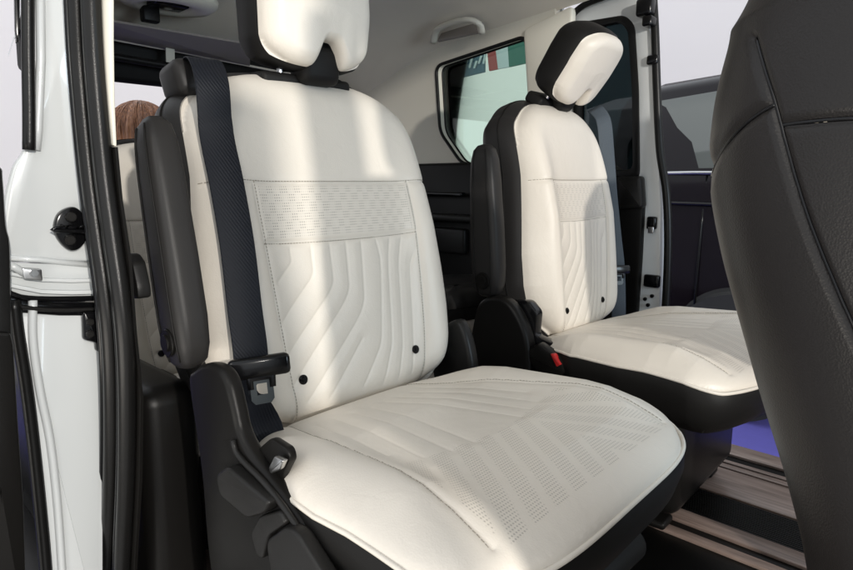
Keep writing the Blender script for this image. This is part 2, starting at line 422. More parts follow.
def perf_cush(U, V):
    edge = interp([-.5, .53], [.13, .235], V)
    c = np.abs(U-.06)-.66*V
    lane = np.abs(((c/.044+.5) % 1)-.5) < .33
    start = .36-.03*np.clip(np.abs(U)/.15, 0, 1)
    return lane*(np.abs(U) < interp([.2, .3, .4, .5], [.165, .184, .202, .208], V))*(V > start)*(V < .512)*.5
CUSH = Pad(cush_fn, 260, 260, seams=[curve2(CSL), curve2(CSR)], quilts=[bend(l) for l in QC], perf=perf_cush, gd=.0009, pd=.0013, pw=.012)
OC = 'VUW'
# headrest
def head_fn(A, B):
    V0 = .105+.095*B
    hw = interp([0, .05, .12, .2], [.106, .116, .120, .114], V0)
    c = np.clip((np.abs(B)-.5)/.5, 0, 1)
    U = A*hw*(1-.10*c**3)
    notch = .048*np.exp(-(np.abs(A-.13)/.27)**4)
    lowt = np.clip((.5-B)/1.5, 0, 1)
    V = V0+notch*lowt**1.3-.022*np.abs(A)**3*np.clip(B, 0, 1)**2+.014*np.abs(A)**3*np.clip(-B, 0, 1)**2
    e = (np.abs(A)**6+np.abs(B)**6)**(1/6)
    roll = 1-np.sqrt(np.clip(1-np.clip((e-.72)/.28, 0, 1)**2, 0, 1))
    W = .052-.030*roll-.020*(U/.13)**2-.008*np.clip(-B, 0, 1)
    return U, V, W
HEAD = Pad(head_fn, 120, 110)

def make_seat():
    root = empty('captain_seat', (0, 0, 0))
    # ---- cushion
    cu = CUSH.build('cushion', M['white'], root, OC)
    CUSH.stitches('stitching', [curve2(CSL)], M['thread'], cu, OC, off=.0035)
    CUSH.stitches('stitching', [curve2(CSR)], M['thread'], cu, OC, off=-.0035)
    R = CUSH.rim(OC, 3)
    P = [Vector(p) for p in R]; P.append(P[0])
    VF('piping', tube(P, .0034, 8, cap=False), M['white'], cu)
    sd = [[(-.268, .06), (-.281, .20)]]
    lv = [(-.001, .001, 0), (.002, .006, 0), (.003, .03, .0), (-.006, .055, .5), (-.024, .075, .8), (-.05, .092, 1), (-.09, .098, 1)]
    rings = shell_from_rim(R, (.26, 0, 0), lv, 'z')
    VF('cushion_side', loft(rings, False, True), M['black'], root)
    # ---- frame under the cushion, plus a black box added for the darkness there
    bm = box((.40, .44, .26), (.17, 0, -.22), bev=.03); bm = box((.34, .05, .14), (.12, -.17, -.30), bev=.01, bm=bm); bm = box((.34, .05, .14), (.12, .17, -.30), bev=.01, bm=bm); bm = box((.34, .30, .13), (.12, 0, -.28), bev=.01, bm=bm)
    bm = box((.42, .06, .02), (.13, -.17, -.385), bev=.008, bm=bm); bm = box((.42, .06, .02), (.13, .17, -.385), bev=.008, bm=bm)
    from_bm('seat_base', bm, M['plastic'], root)
    bm = cyl(.030, .34, (.47, 0, -.17), 'Y', 20, .006); from_bm('adjuster_bar', bm, M['plastic2'], root)
    return root
def make_back(root, side):
    """backrest assembly in its own tilted frame; side = +1/-1 : which side carries the belt"""
    bk = BACK.build('backrest', M['white'], root, OB)
    BACK.stitches('stitching', [curve2(SL), curve2(H1)], M['thread'], bk, OB, off=.003)
    BACK.stitches('stitching', [curve2(SR), curve2(H2)], M['thread'], bk, OB, off=-.003)
    R = BACK.rim(OB, 3)
    P = [Vector(p) for p in R]; P.append(P[0])
    lv = [(-.001, -.001, 0), (.006, .010, 0), (.013, .030, .1), (.016, .060, .35), (.012, .090, .7), (-.002, .112, 1), (-.03, .122, 1), (-.09, .124, 1)]
    rings = shell_from_rim(R, (0, 0, .29), lv, 'x')
    VF('backrest_shell', loft(rings, False, True), M['grey_leather'], bk)
    # seams that run over the shell side
    for k, (o, d, fl) in enumerate([(.0145, .045, .2)]):
        Q = shell_from_rim(R, (0, 0, .29), [(o+.001, d, fl)], 'x')[0]
        q = [Vector(p) for p in Q if p[2] > .0]
        i0 = max(range(len(q)), key=lambda i: (q[i]-q[i-1]).length); q = q[i0:]+q[:i0]
        VF('shell_seam', tube(q, .0016, 6), M['black'], bk)
    for (u, v) in ((-.135, .062), (.135, .062)):
        w = BACK.height(u, v)
        bm = cyl(.0085, .006, (w+.001, u, v), 'X', 24, .002); bm = cyl(.004, .003, (w+.0045, u, v), 'X', 16, .0008, bm=bm)
        from_bm('button', bm, M['gloss'], bk)
    return bk
def make_head(root, top=(0, 0, .585), lean=.20):
    h = HEAD.build('headrest', M['white'], root, OB)
    h.location = top
    R = HEAD.rim(OB, 2)
    lv = [(-.0008, 0, 0), (.004, .008, 0), (.006, .03, 0), (.004, .060, .25), (-.006, .082, .6), (-.022, .094, .9), (-.04, .096, 1)]
    rings = shell_from_rim(R, (0, 0, .1), lv, 'x')
    VF('headrest_cover', loft(rings, False, True), M['black'], h)
    for y in (-.055, .055): from_bm('headrest_post', cyl(.006, .12, (-.030, y, -.02), 'Z', 16), M['steel'], h)
    bm = box((.06, .20, .030), (-.045, 0, -.014), bev=.010); bm = box((.06, .085, .075), (-.015, .012, .020), bev=.018, bm=bm)
    from_bm('headrest_collar', bm, M['black'], h)
    return h
def make_arm(root):
    """folded-up armrest pad, its long axis along +Z from the hinge at the origin"""
    def ring(z, hx, hy, cx=0):
        return [(cx+math.copysign(abs(math.cos(a))**.55, math.cos(a))*hx, math.copysign(abs(math.sin(a))**.55, math.sin(a))*hy, z) for a in [2*math.pi*k/40 for k in range(40)]]
    prof = [(-.045, .005, .006), (-.042, .020, .014), (-.032, .032, .021), (-.01, .040, .025), (.03, .043, .027), (.12, .042, .027), (.24, .037, .026), (.29, .033, .024), (.315, .026, .020), (.326, .016, .012), (.329, .003, .003)]
    V, F = loft([ring(z, hx, hy) for z, hx, hy in prof])
    a = mesh('armrest', V, F, M['grey_leather'], root)
    for sx in (-.55, .55):
        pts = [Vector((hx*sx*1.02, -hy*1.0*.985, z)) for z, hx, hy in prof[2:-2]]
        VF('armrest_seam', tube(smooth_poly(pts, closed=False), .0014, 6), M['black'], a)
    bm = cyl(.021, .006, (0, -.027, -.002), 'Y', 32, .002); bm = cyl(.013, .004, (0, -.031, -.002), 'Y', 32, .0012, bm=bm)
    from_bm('hinge_cap', bm, M['plastic'], a)
    return a
def make_tongue(name, root):
    """belt tongue: black grip across the webbing and an open steel tab; X normal, hangs along -Z"""
    t = from_bm(name, box((.016, .070, .026), (0, 0, 0), bev=.006), M['gloss'], root)
    out = [Vector((0, a, b)) for a, b in ((-.013, -.008), (.013, -.008), (.013, -.040), (.009, -.045), (-.009, -.045), (-.013, -.040))]
    hole = [Vector((0, a, b)) for a, b in ((-.006, -.020), (.006, -.020), (.006, -.034), (-.006, -.034))]
    from_bm('tongue_plate', prism(out, (.0025, 0, 0), [hole], bev=0), M['dsteel'], t)
    from_bm('tongue_grip', prism([Vector((-.0035, a, b)) for a, b in ((-.017, -.006), (.017, -.006), (.016, -.026), (.009, -.026), (.009, -.016), (-.009, -.016), (-.009, -.026), (-.016, -.026))], (.009, 0, 0), bev=.0015), M['gloss'], t)
    return t

# ================================================================== the setting
def sheet(name, x0, x1, y0, y1, z0, z1, m, kind='structure'):
    o = from_bm(name, box((x1-x0, y1-y0, z1-z0), ((x0+x1)/2, (y0+y1)/2, (z0+z1)/2), bev=0), m); return tag(o, kind=kind)
sheet('hall_floor', -14, 10, -10, 10, -.46, -.40, M['hallfloor'])
sheet('carpet', -8, 6, 1.99, 5.2, -.399, -.392, M['carpet'])
sheet('carpet', -8, -1.8, -.4, 1.2, -.399, -.392, M['carpet'])
sheet('hall_wall', -14, 10, 9, 9.2, -.40, 6, M['hall'])
sheet('side_wall', -12.2, -12, -10, 9, -.40, 6, M['hall'])

# ================================================================== the van
van = empty('minivan', (0, 1.1, -.40), 'white minivan with its sliding doors open, pale headliner and black door seals', 'minivan')
VB = (0, 1.1, -.40)
def vpart(name, bm, m, parent=van, angle=35):
    return from_bm(name, bm, m, parent, angle, base=VB if parent is van else None)
def vmesh(name, vf, m, parent=van, smooth=True):
    return mesh(name, vf[0], vf[1], m, parent, smooth, base=VB if parent is van else None)
def sub(name, bm, m, par, angle=35):      # child of a van part: part meshes all sit in the van's own frame
    return from_bm(name, bm, m, par, angle, base=VB)
def submesh(name, vf, m, par, smooth=True): return mesh(name, vf[0], vf[1], m, par, smooth, base=VB)
YF = 1.86
# floor with planks and strips running lengthwise
fl = vpart('cabin_floor', box((3.4, 1.62, .05), (-.7, 1.14, -.03), bev=0), M['plastic'])
for y0, y1, mm, zz in ((1.866, 1.944, 'woodm', .004), (1.80, 1.818, 'woodm', .004), (1.765, 1.79, 'woodm', .004), (1.60, 1.755, 'woodm', .004), (1.40, 1.455, 'woodm', .004), (1.335, 1.365, 'woodm', .004),
                       (.96, 1.05, 'woodm', .004), (.80, .93, 'woodm', .004), (.45, .62, 'woodm', .004)):
    sub('floor_plank', box((3.3, y1-y0, .008), (-.7, (y0+y1)/2, -.001), bev=.001), M[mm], fl)
for k in range(16):
    y = 1.462+k*.0085
    sub('floor_rib', box((3.3, .004, .006), (-.7, y, -.002), bev=0), M['plastic2'], fl)
vpart('sill_step', box((3.2, .03, .34), (-.7, 1.965, -.18), bev=.006), M['gloss'])
# headliner: curved sheet with thickness
def head_sheet(off):
    rings = []
    for x in (-2.26, -2.1, -1.95, -1.85, -1.75, -1.5, -1.0, -.4, .2, .9):
        drop = interp([-2.3, -2.1, -1.95, -1.75, -1.4, -.9, .9], [.20, .14, .085, .035, .0, -.04, -.12], x)-.085; r = []
        for y, z in ((.36, 1.20), (.40, 1.27), (.50, 1.325), (.65, 1.352), (.9, 1.365), (1.15, 1.37), (1.4, 1.365), (1.6, 1.352), (1.72, 1.325), (1.80, 1.295), (1.87, 1.262)):
            k_y = float(interp([.36, 1.1], [1, 0], y))*float(interp([-2.2, -1.7, -1.3], [.20, .16, 0], x))
            r.append((x, y+k_y, z-drop+off))
        rings.append([tuple(p) for p in smooth_poly([Vector(q) for q in r], closed=False, n=4)])
    return rings
rt = head_sheet(0); rb = head_sheet(.02)
rings = [a+b[::-1] for a, b in zip(rt, rb)]
vmesh('headliner', loft(rings), M['headl'], smooth=50)
rr = [[(x, y+(-.06 if y < 1.1 else .06)*(abs(y-1.1)/.75), z+.05) for x, y, z in r] for r in rb]; rr2 = [[(x, y, z+.01) for x, y, z in r] for r in rr]
vmesh('roof_panel', loft([a+b[::-1] for a, b in zip(rr, rr2)]), M['paint'], smooth=50)
# rear header above the tailgate opening
rear = vpart('rear_header', box((.10, 1.32, .17), (-2.27, 1.21, 1.215), rot=Matrix.Rotation(rad(8), 3, 'Y'), bev=.02), M['black'])
P0 = [at(60, 28, x=-2.17), at(110, 39, x=-2.17), at(180, 52, x=-2.17), at(270, 70, x=-2.17), at(330, 81, x=-2.17)]
submesh('header_trim_line', tube(P0, .004, 8), M['headl'], rear)
submesh('header_fold', tube([p+Vector((.01, 0, -.055)) for p in P0], .012, 10), M['plastic2'], rear)
bm = box((.006, .03, .10), at(170, 47, x=-2.14)+Vector((0, 0, 0)), rot=Matrix.Rotation(rad(6), 3, 'Y'), bev=.002)
sub('hanging_tab', bm, M['trim'], rear)
# rear lower: tailgate sill and trim below rear window
vpart('tailgate_panel', box((.06, 1.32, .80), (-2.30, 1.21, .36), bev=.02), M['plastic'])
vpart('rear_panel', prism([at(88, 18, x=-1.98), at(250, 45, x=-1.98), at(250, 66, x=-2.16), at(88, 34, x=-2.16)], (0, 0, .006), bev=0), M['headd'])
# ceiling anchor dish
fx = at(168, 5, z=1.318)
V, F = loft([[(fx.x+math.cos(a)*rx, fx.y+math.sin(a)*ry, fx.z+dz) for a in [2*math.pi*k/48 for k in range(48)]] for rx, ry, dz in
             ((.125, .15, .02), (.12, .145, .004), (.10, .125, -.008), (.075, .095, -.012), (.06, .075, -.006), (.05, .065, .0), (.0485, .063, .012))])
dish = vmesh('ceiling_belt_dish', (V, F), M['trim'])
sub('belt_slot', box((.07, .10, .02), (fx.x, fx.y, fx.z+.002), bev=.004), M['gloss'], dish)
sub('belt_clip', box((.03, .05, .045), (fx.x-.05, fx.y-.035, fx.z-.025), bev=.005), M['plastic'], dish)
# ---- far side wall with the quarter window
PX = lambda pts, y: [at(px, py, y=y) for px, py in pts]
def rounded(pts, r=.02, n=5):
    """round the corners of a polygon of 3D points"""
    out = []; N = len(pts)
    for i in range(N):
        p, a, b = Vector(pts[i]), Vector(pts[i-1]), Vector(pts[(i+1) % N])
        da, db = (a-p), (b-p); q = min(r, da.length*.45, db.length*.45); A = p+da.normalized()*q; B = p+db.normalized()*q
        for k in range(n+1):
            t = k/n; out.append((A*(1-t)**2)+(p*2*t*(1-t))+(B*t*t))
    return out
win = rounded(PX([(436, 66), (526, 36), (534, 165), (462, 164), (440, 132)], YF), .035)
wall = [(-2.35, YF, .66), (-1.22, YF, .66), (-1.22, YF, 1.44), (-2.35, YF, 1.34)]
side = vpart('side_trim', prism([Vector(p) for p in wall], (0, .03, 0), [win], bev=0), M['trim'])
submesh('window_seal', tube(win+[win[0]], .0065, 8, cap=False), M['rubber'], side)
sub('quarter_window', prism([p+Vector((0, .035, 0)) for p in rounded([Vector(p) for p in PX([(430, 58), (532, 28), (540, 172), (458, 172), (434, 136)], YF)], .03)], (0, .004, 0), bev=0), M['clear'], side)
# inner window reveal edge
submesh('window_reveal', tube([p+Vector((0, .034, 0)) for p in win+[win[0]]], .005, 8, cap=False), M['rubber'], side)
# outer white skin of the far side
vpart('side_panel', prism([Vector(p) for p in [(-2.4, YF+.06, -.1), (-1.23, YF+.06, -.1), (-1.23, YF+.06, 1.44), (-2.4, YF+.06, 1.34)]], (0, .01, 0),
      [[p+Vector((0, .06, 0)) for p in rounded([Vector(q) for q in PX([(432, 60), (530, 30), (538, 170), (460, 170), (436, 135)], YF)], .03)]], bev=0), M['paint'])
# dark lower side trim with pocket and cupholder lip
lo = vpart('lower_side_trim', box((1.15, .05, .90), (-1.80, YF-.02, .42), bev=.012), M['plastic'])
sub('trim_ledge', box((1.0, .09, .03), (-1.85, YF-.06, .66), bev=.01), M['plastic2'], lo)
sub('storage_pocket', box((.34, .03, .10), (-1.72, YF-.055, .57), bev=.01), M['plastic2'], lo)
sub('pocket_lip', box((.30, .03, .016), (-1.70, YF-.075, .75), bev=.005), M['gloss'], lo)
# pale C pillar garnish between the window and the far door
vpart('pillar_garnish', prism(rounded(PX([(523, 30), (572, 5), (566, 120), (572, 330), (540, 330), (532, 170)], YF-.012), .02), (0, .03, 0), bev=.006), M['trim'])
# grab handle on the ceiling edge
hp = [at(433, 42, y=1.775), at(437, 30, y=1.745), at(452, 23, y=1.735), at(468, 20, y=1.735), at(479, 24, y=1.75), at(482, 33, y=1.775)]
hb = vmesh('grab_handle', tube(smooth_poly(hp, closed=False), .013, 12, ry=.010), M['trim'])
c = at(458, 33, y=1.79)
sub('handle_shade', box((.20, .012, .05), c+Vector((0, .012, .004)), rot=Matrix.Rotation(rad(-35), 3, 'X'), bev=.005), M['headd'], hb)  # dark plate standing for the shadow behind the handle

# ---- far sliding door jamb and slid-back door frame
YD = 1.90
outer = rounded(PX([(560, 345), (562, 60), (566, 22), (585, 4), (640, -14), (652, 40), (658, 150), (661, 205), (659, 345)], YD), .05, 6)
hole = rounded(PX([(575, 176), (576, 30), (583, 24), (623, 17), (633, 27), (637, 90), (638, 176)], YD), .03, 6)
fd = vpart('sliding_door', prism(outer, (0, .05, 0), [hole], bev=.008), M['paint'])
hole2 = rounded(PX([(580, 170), (581, 34), (587, 29), (620, 22), (628, 31), (632, 90), (633, 170)], YD), .025, 6)
hole1 = [p+Vector((0, -.004, 0)) for p in rounded(PX([(573, 180), (574, 28), (582, 22), (625, 15), (635, 25), (639, 90), (640, 180)], YD), .03, 6)]
sub('window_frame', prism(hole1, (0, .03, 0), [[p+Vector((0, -.004, 0)) for p in hole2]], bev=.003), M['rubber'], fd)
sub('door_glass', prism([p+Vector((0, .018, 0)) for p in hole1], (0, .004, 0), bev=0), M['tint'], fd)
sub('door_trim', prism(rounded(PX([(575, 178), (636, 177), (643, 200), (640, 260), (634, 345), (575, 345)], YD-.02), .02), (0, .03, 0), bev=.008), M['plastic'], fd)
sub('door_armrest', prism(rounded(PX([(616, 176), (640, 176), (642, 208), (618, 210)], YD-.05), .012), (0, .04, 0), bev=.01), M['plastic2'], fd)
for (px, py, w, h) in ((653, 60, .035, .028), (652, 223, .03, .04), (652, 281, .05, .04)):
    c = at(px, py, y=YD-.006); sub('door_latch', box((w, .02, h), c, bev=.006), M['gloss'], fd)
c = at(651, 230, y=YD-.02); sub('latch_plate', box((.018, .006, .02), c, bev=.002), M['steel'], fd)
for (px, py) in ((645, 299), (652, 296), (648, 305)):
    sub('door_bolt', cyl(.006, .01, at(px, py, y=YD-.004), 'Y', 16, .002), M['gloss'], fd)
# seals
s1 = PX([(564, 118), (563, 60), (567, 26), (580, 8), (604, -3), (628, -11), (650, -18)], YD-.02)
vmesh('door_seal', tube(smooth_poly(s1, closed=False), .0105, 10), M['rubber'])
s1b = PX([(558, 120), (557, 60), (560, 28), (570, 8)], YD-.026)
vmesh('pillar_edge', tube(smooth_poly(s1b, closed=False), .005, 8), M['paint'])
s2 = PX([(652, -20), (655, 30), (657, 90), (660, 150), (666, 190), (668, 230), (667, 280), (663, 345)], YD)
vmesh('door_seal', tube(smooth_poly(s2, closed=False), .0125, 10), M['rubber'])
bm = box((.05, .04, .05), at(646, 8, y=YD-.02), bev=.008); bm = box((.03, .05, .03), at(650, 22, y=YD-.02), bev=.006, bm=bm)
vpart('upper_roller', bm, M['gloss'])

# ---- near side pillar: jamb, striker, rail, quarter panel
XJ = -1.0
J = lambda pts, x=XJ: [at(px, py, x=x) for px, py in pts]
jamb = vpart('pillar_jamb', prism(rounded(J([(100, -60), (27, -60), (27, 120), (25, 152), (15, 164), (8, 190), (2, 230), (-2, 262), (104, 262)]), .01), (-.02, 0, 0), bev=.004), M['paint'], angle=60)
submesh('jamb_crease', tube(J([(40, -40), (41, 60), (38, 130), (36, 150)], XJ+.002), .006, 8), M['paint'], jamb)
submesh('jamb_crease', tube(J([(0, 257), (40, 260), (100, 266)], XJ+.002), .004, 8), M['paint'], jamb)
vmesh('quarter_glass_seal', tube(smooth_poly(J([(28, -60), (28, 40), (29, 110), (29, 150)], XJ+.006), closed=False), .010, 10, ry=.008), M['rubber'])
vpart('mirror_trim', prism(rounded(J([(15, -20), (20, -20), (20, 18), (18, 44), (16, 30)], XJ-.05), .003), (-.01, 0, 0), bev=.001), M['gloss'])
# mid rail channel
rl = vpart('rail_channel', prism(J([(-6, 262), (104, 266), (104, 300), (60, 300), (20, 296), (-6, 288)]), (-.03, 0, 0), bev=0), M['paint'])
for a0, a1 in ((271.5, 275), (283, 287)):
    sub('rail_lip', prism(J([(10, a0), (40, a0+6), (70, a0+7), (104, a0+6), (104, a1+6), (70, a1+7), (40, a1+6), (10, a1)], XJ+.001), (.009, 0, 0), bev=.0015), M['paint'], rl)
submesh('rail_groove', tube(smooth_poly(J([(4, 290), (20, 297), (50, 299), (104, 298)], XJ+.004), closed=False), .004, 8), M['gloss'], rl)
sub('rail_gap', prism(J([(0, 294), (30, 301), (60, 303), (104, 303), (104, 316), (60, 316), (20, 313), (0, 308)], XJ+.003), (-.02, 0, 0), bev=.003), M['gloss'], rl)
submesh('rail_gap_edge', tube(smooth_poly(J([(6, 304), (30, 308), (60, 310), (104, 309)], XJ+.008), closed=False), .003, 8), M['plastic2'], rl)
bl = sub('rail_bracket', prism(rounded(J([(22, 268), (42, 269), (43, 281), (24, 279)], XJ+.02), .003), (-.012, 0, 0), bev=.0015), M['steel'], rl)
sub('bracket_bolt', cyl(.006, .008, at(34, 273, x=XJ+.023), 'X', 6, .001), M['steel'], rl)
submesh('bracket_arm', tube(J([(8, 264), (16, 268), (24, 273)], XJ+.014), .005, 8), M['paint'], rl)
# striker
sp = [(72, 207), (80, 210), (87, 220), (88, 236), (82, 247), (74, 251), (66, 248), (58, 238), (55, 226), (60, 213)]
st = vpart('door_striker', prism([Vector(p) for p in smooth_poly(J(sp, XJ+.012), n=5)], (-.014, 0, 0), bev=.003), M['gloss'])
for q in ((71, 217), (70, 240)): sub('striker_bolt', cyl(.0078, .008, at(*q, x=XJ+.016), 'X', 6, .0015), M['plastic2'], st)
submesh('striker_loop', tube(smooth_poly(J([(88, 233), (80, 231), (62, 231), (52, 230), (62, 226), (76, 228), (88, 226)], XJ+.026), closed=False), .0028, 8), M['gloss'], st)
# lower quarter panel
vpart('quarter_panel', prism(rounded(J([(14, 312), (104, 312), (104, 640), (50, 640), (46, 570), (40, 500), (33, 430), (25, 370), (16, 330)]), .01), (-.03, 0, 0), bev=.006), M['paint'])
vmesh('quarter_seal', tube(smooth_poly(J([(14, 300), (18, 335), (26, 385), (33, 440), (40, 505), (46, 570), (50, 640)], XJ+.006), closed=False), .0085, 10), M['rubber'])
vmesh('panel_flange', tube(smooth_poly(J([(33, 300), (33, 340), (40, 390), (50, 440), (57, 500), (62, 570), (66, 640)], XJ+.003), closed=False), .006, 8), M['paint'])
bk_ = vpart('roller_bracket', prism(rounded(J([(83, 312), (106, 312), (106, 352), (97, 352), (96, 343), (84, 340)], XJ+.016), .004), (-.012, 0, 0), bev=.003), M['gloss'])
for q in ((90, 322), (90, 334)): sub('bracket_bolt', cyl(.006, .008, at(*q, x=XJ+.02), 'X', 6, .0015), M['plastic2'], bk_)
# edge of the slid-back near door with its black rubber
de = vpart('near_sliding_door', box((1.1, .035, 1.45), (-1.60, .105, .52), bev=.012), M['paint'])
sub('door_edge_rubber', prism([Vector(p) for p in smooth_poly(J([(-30, 150), (0, 166), (4, 180), (7, 225), (11, 245), (12, 300), (13, 340), (16, 420), (19, 500), (25, 570), (30, 640), (-30, 640)], XJ+.05), n=4)], (-.03, 0, 0), bev=.006), M['rubber'], de)
sub('door_edge_trim', prism(rounded(J([(-30, 330), (11, 333), (14, 345), (19, 430), (24, 500), (28, 640), (-30, 640)], XJ+.06), .004), (-.02, 0, 0), bev=.004), M['plastic'], de)
# rubber weatherstrip of the near aperture: two lobes and flanges
YN = .30
c1 = [(74, -50), (76, 0), (79, 60), (84, 120), (90, 180), (98, 240), (105, 290), (110, 340), (112, 400), (111, 480), (107, 570), (104, 640)]
c2 = [(90, -50), (91, 0), (94, 60), (99, 120), (105, 180), (113, 240), (120, 290), (125, 340), (127, 400), (126, 480), (122, 570), (120, 640)]
ws = vmesh('aperture_seal', tube(smooth_poly(PX(c1, YN), closed=False), .0115, 14), M['rubber'])
submesh('seal_lobe', tube(smooth_poly(PX(c2, YN+.004), closed=False), .0120, 14), M['rubber'], ws)
submesh('seal_flange', tube(smooth_poly(PX([(x-9, y) for x, y in c1], YN-.004), closed=False), .0045, 8), M['gloss'], ws)
submesh('seal_groove', tube(smooth_poly(PX([((a[0]+b[0])/2, a[1]) for a, b in zip(c1, c2)], YN+.0), closed=False), .0045, 8), M['gloss'], ws)
c3 = [(101, -50), (101, 0), (103, 60), (107, 110), (110, 146)]
gp = [(93, -50), (110, -50), (110, 40), (111, 100), (113, 146), (104, 146), (100, 100), (95, 40)]
vpart('pillar_trim', prism([Vector(p) for p in PX(gp, YN+.015)], (0, .006, 0), bev=.004), M['trim'])
g2 = [(100, 147), (114, 147), (119, 200), (128, 260), (133, 330), (140, 400), (139, 480), (134, 570), (130, 640), (100, 640), (104, 400), (104, 240)]
vpart('lower_pillar_trim', prism([Vector(p) for p in PX(g2, YN+.015)], (0, .006, 0), bev=.005), M['plastic'])
g3 = [(118, 254), (126, 254), (132, 263), (137, 287), (138, 299), (122, 299)]
vpart('trim_clip', prism(rounded(PX(g3, YN+.03), .006), (0, .02, 0), bev=.004), M['plastic2'])
# black inner side trim / wheel arch behind the near seat
vpart('wheel_arch', box((.9, .30, .40), (-1.72, .50, .13), bev=.05), M['plastic'])
vpart('lower_trim', box((.30, .10, .50), (-1.12, .40, .22), bev=.03), M['plastic'])
vpart('near_side_floor', box((3.2, .10, .30), (-.7, .30, -.16), bev=.01), M['plastic'])
submesh('release_strap', tube(smooth_poly([at(192, 420, x=-1.0), at(178, 430, x=-1.0), at(170, 440, x=-1.0), at(171, 458, x=-1.0)], closed=False), .003, 8), M['plastic2'], bpy.data.objects['lower_trim'])
# near side roof rail and front pillar of the aperture (above and beside the picture)
vpart('roof_rail', box((2.0, .08, .11), (0, .31, 1.37), bev=.02), M['paint'])
vpart('front_pillar', box((.12, .07, 1.65), (.30, .32, .47), bev=.02), M['paint'])
vpart('far_front_pillar', box((.12, .07, 1.65), (.30, 1.88, .47), bev=.02), M['paint'])

# ================================================================== seats
proto = make_seat()
CU = ('cushion', 'cushion_side')
bk0 = make_back(proto, 1); hd0 = make_head(proto); ar0 = make_arm(proto)
def set_seat(root, loc, rec, lean, arm=True, head=True, cush=(.014, -.058, .0), head_z=.605, head_f=.01, bscale=1, armp=(.045, -.315, .165), armrot=.19):
    root.location = loc
    k = {c.name.split('.')[0]: c for c in kids(root)}
    k['backrest'].rotation_euler = (0, -rec, 0)
    k['headrest'].rotation_euler = (0, lean, 0)
    k['headrest'].location = (-math.sin(rec)*head_z+math.cos(rec)*head_f, 0, math.cos(rec)*head_z); k['backrest'].scale = (1, bscale, 1)
    for n in CU: k[n].location = cush; k[n].rotation_euler = (0, 0, rad(2.5))
    k['armrest'].location = armp; k['armrest'].rotation_euler = (0, -armrot, 0)
    if not arm:
        for c in kids(k['armrest']): bpy.data.objects.remove(c)
        bpy.data.objects.remove(k['armrest'])
    if not head:
        for c in kids(k['headrest']): bpy.data.objects.remove(c)
        bpy.data.objects.remove(k['headrest'])
    return k
far = copy_tree(proto); t3 = copy_tree(proto); t4 = copy_tree(proto)
G = 'second row captain seats'
near = proto
NO = Vector((-.876, .715, .40)); FO = Vector((-.876, 1.500, .40))
kn = set_seat(near, NO, .19, .02, head_f=.0, armp=(-.005, -.325, .17))
kf = set_seat(far, FO, .10, .60, head_f=-.012, bscale=.77, armp=(-.095, -.295, .16), armrot=.06); far.rotation_euler.z = rad(3)
bpy.data.objects.remove([c for c in kids(far) if c.name.startswith('adjuster_bar')][0])
kf['headrest'].scale = (.90, .84, 1.04)
for n in CU: kf[n].location.y += .015; kf[n].location.x -= .02; kf[n].rotation_euler.z = rad(-4)
tag(near, 'large cream captain seat in front with a dark belt over its shoulder', 'car seat', G)
tag(far, 'smaller looking cream captain seat behind, beside the far open door', 'car seat', G)
set_seat(t3, (-1.58, .76, .30), .12, .1, arm=False, head=False); set_seat(t4, (-1.66, 1.62, .12), .10, .1, arm=False, head=False)
tag(t3, 'cream third row seat partly hidden behind the front captain seat, below the auburn hair', 'car seat', 'third row seats')
tag(t4, 'cream third row seat glimpsed between the two captain seats', 'car seat', 'third row seats')
for c in kids(t4):
    if c.name.startswith('backrest'): c.rotation_euler = (0, 1.45, 0); c.location = (-.10, 0, .14)    # folded down

# ---- near seat: belt, shields, levers
def local(root, pts): return [Vector(p)-root.location for p in pts]
def bkp(root, rec, u, v, w):      # point in the backrest frame -> seat frame
    c, s_ = math.cos(rec), math.sin(rec)
    return Vector((w*c-v*s_, u, w*s_+v*c))
def bN(rec): return Vector((math.cos(rec), 0, math.sin(rec)))
rec = .19
bp = []
for u, v, w in ((-.185, .50, -.12), (-.190, .585, -.085), (-.205, .612, -.04), (-.215, .604, .0), (-.222, .56, .026)): bp.append(bkp(near, rec, u, v, w))
for u, v in ((-.222, .48), (-.224, .40), (-.228, .30), (-.232, .20), (-.236, .12), (-.238, .06)):
    bp.append(bkp(near, rec, u, v, BACK.height(u, v)+.006+.010*math.exp(-((v-.1)/.08)**2)))
bp += [bkp(near, rec, -.240, .0, .07), Vector((.065, -.250, -.06)), Vector((.075, -.265, -.12))]
Pb = smooth_poly(bp, closed=False, step=.012)
belt = VF('seat_belt', ribbon(Pb, [Vector((math.cos(rec), -.38 if p.z < .5 else -.2, math.sin(rec)+(.8 if p.z > .57 else 0))) for p in Pb], .053, .0013), M['belt'], near)
tg = make_tongue('belt_tongue', near); q = bkp(near, rec, -.243, .112, .078); tg.location = q; tg.rotation_euler = (rad(3), -.10, rad(-24)); tg.scale = (1.1, 1.3, 1.25); tg.location = q+Vector((.012, -.004, 0))
gd = from_bm('belt_guide', box((.075, .050, .062), (0, 0, 0), bev=.016), M['grey_leather'], near); gd.location = bkp(near, rec, -.222, .592, -.075); gd.rotation_euler = (rad(8), -.19, 0)
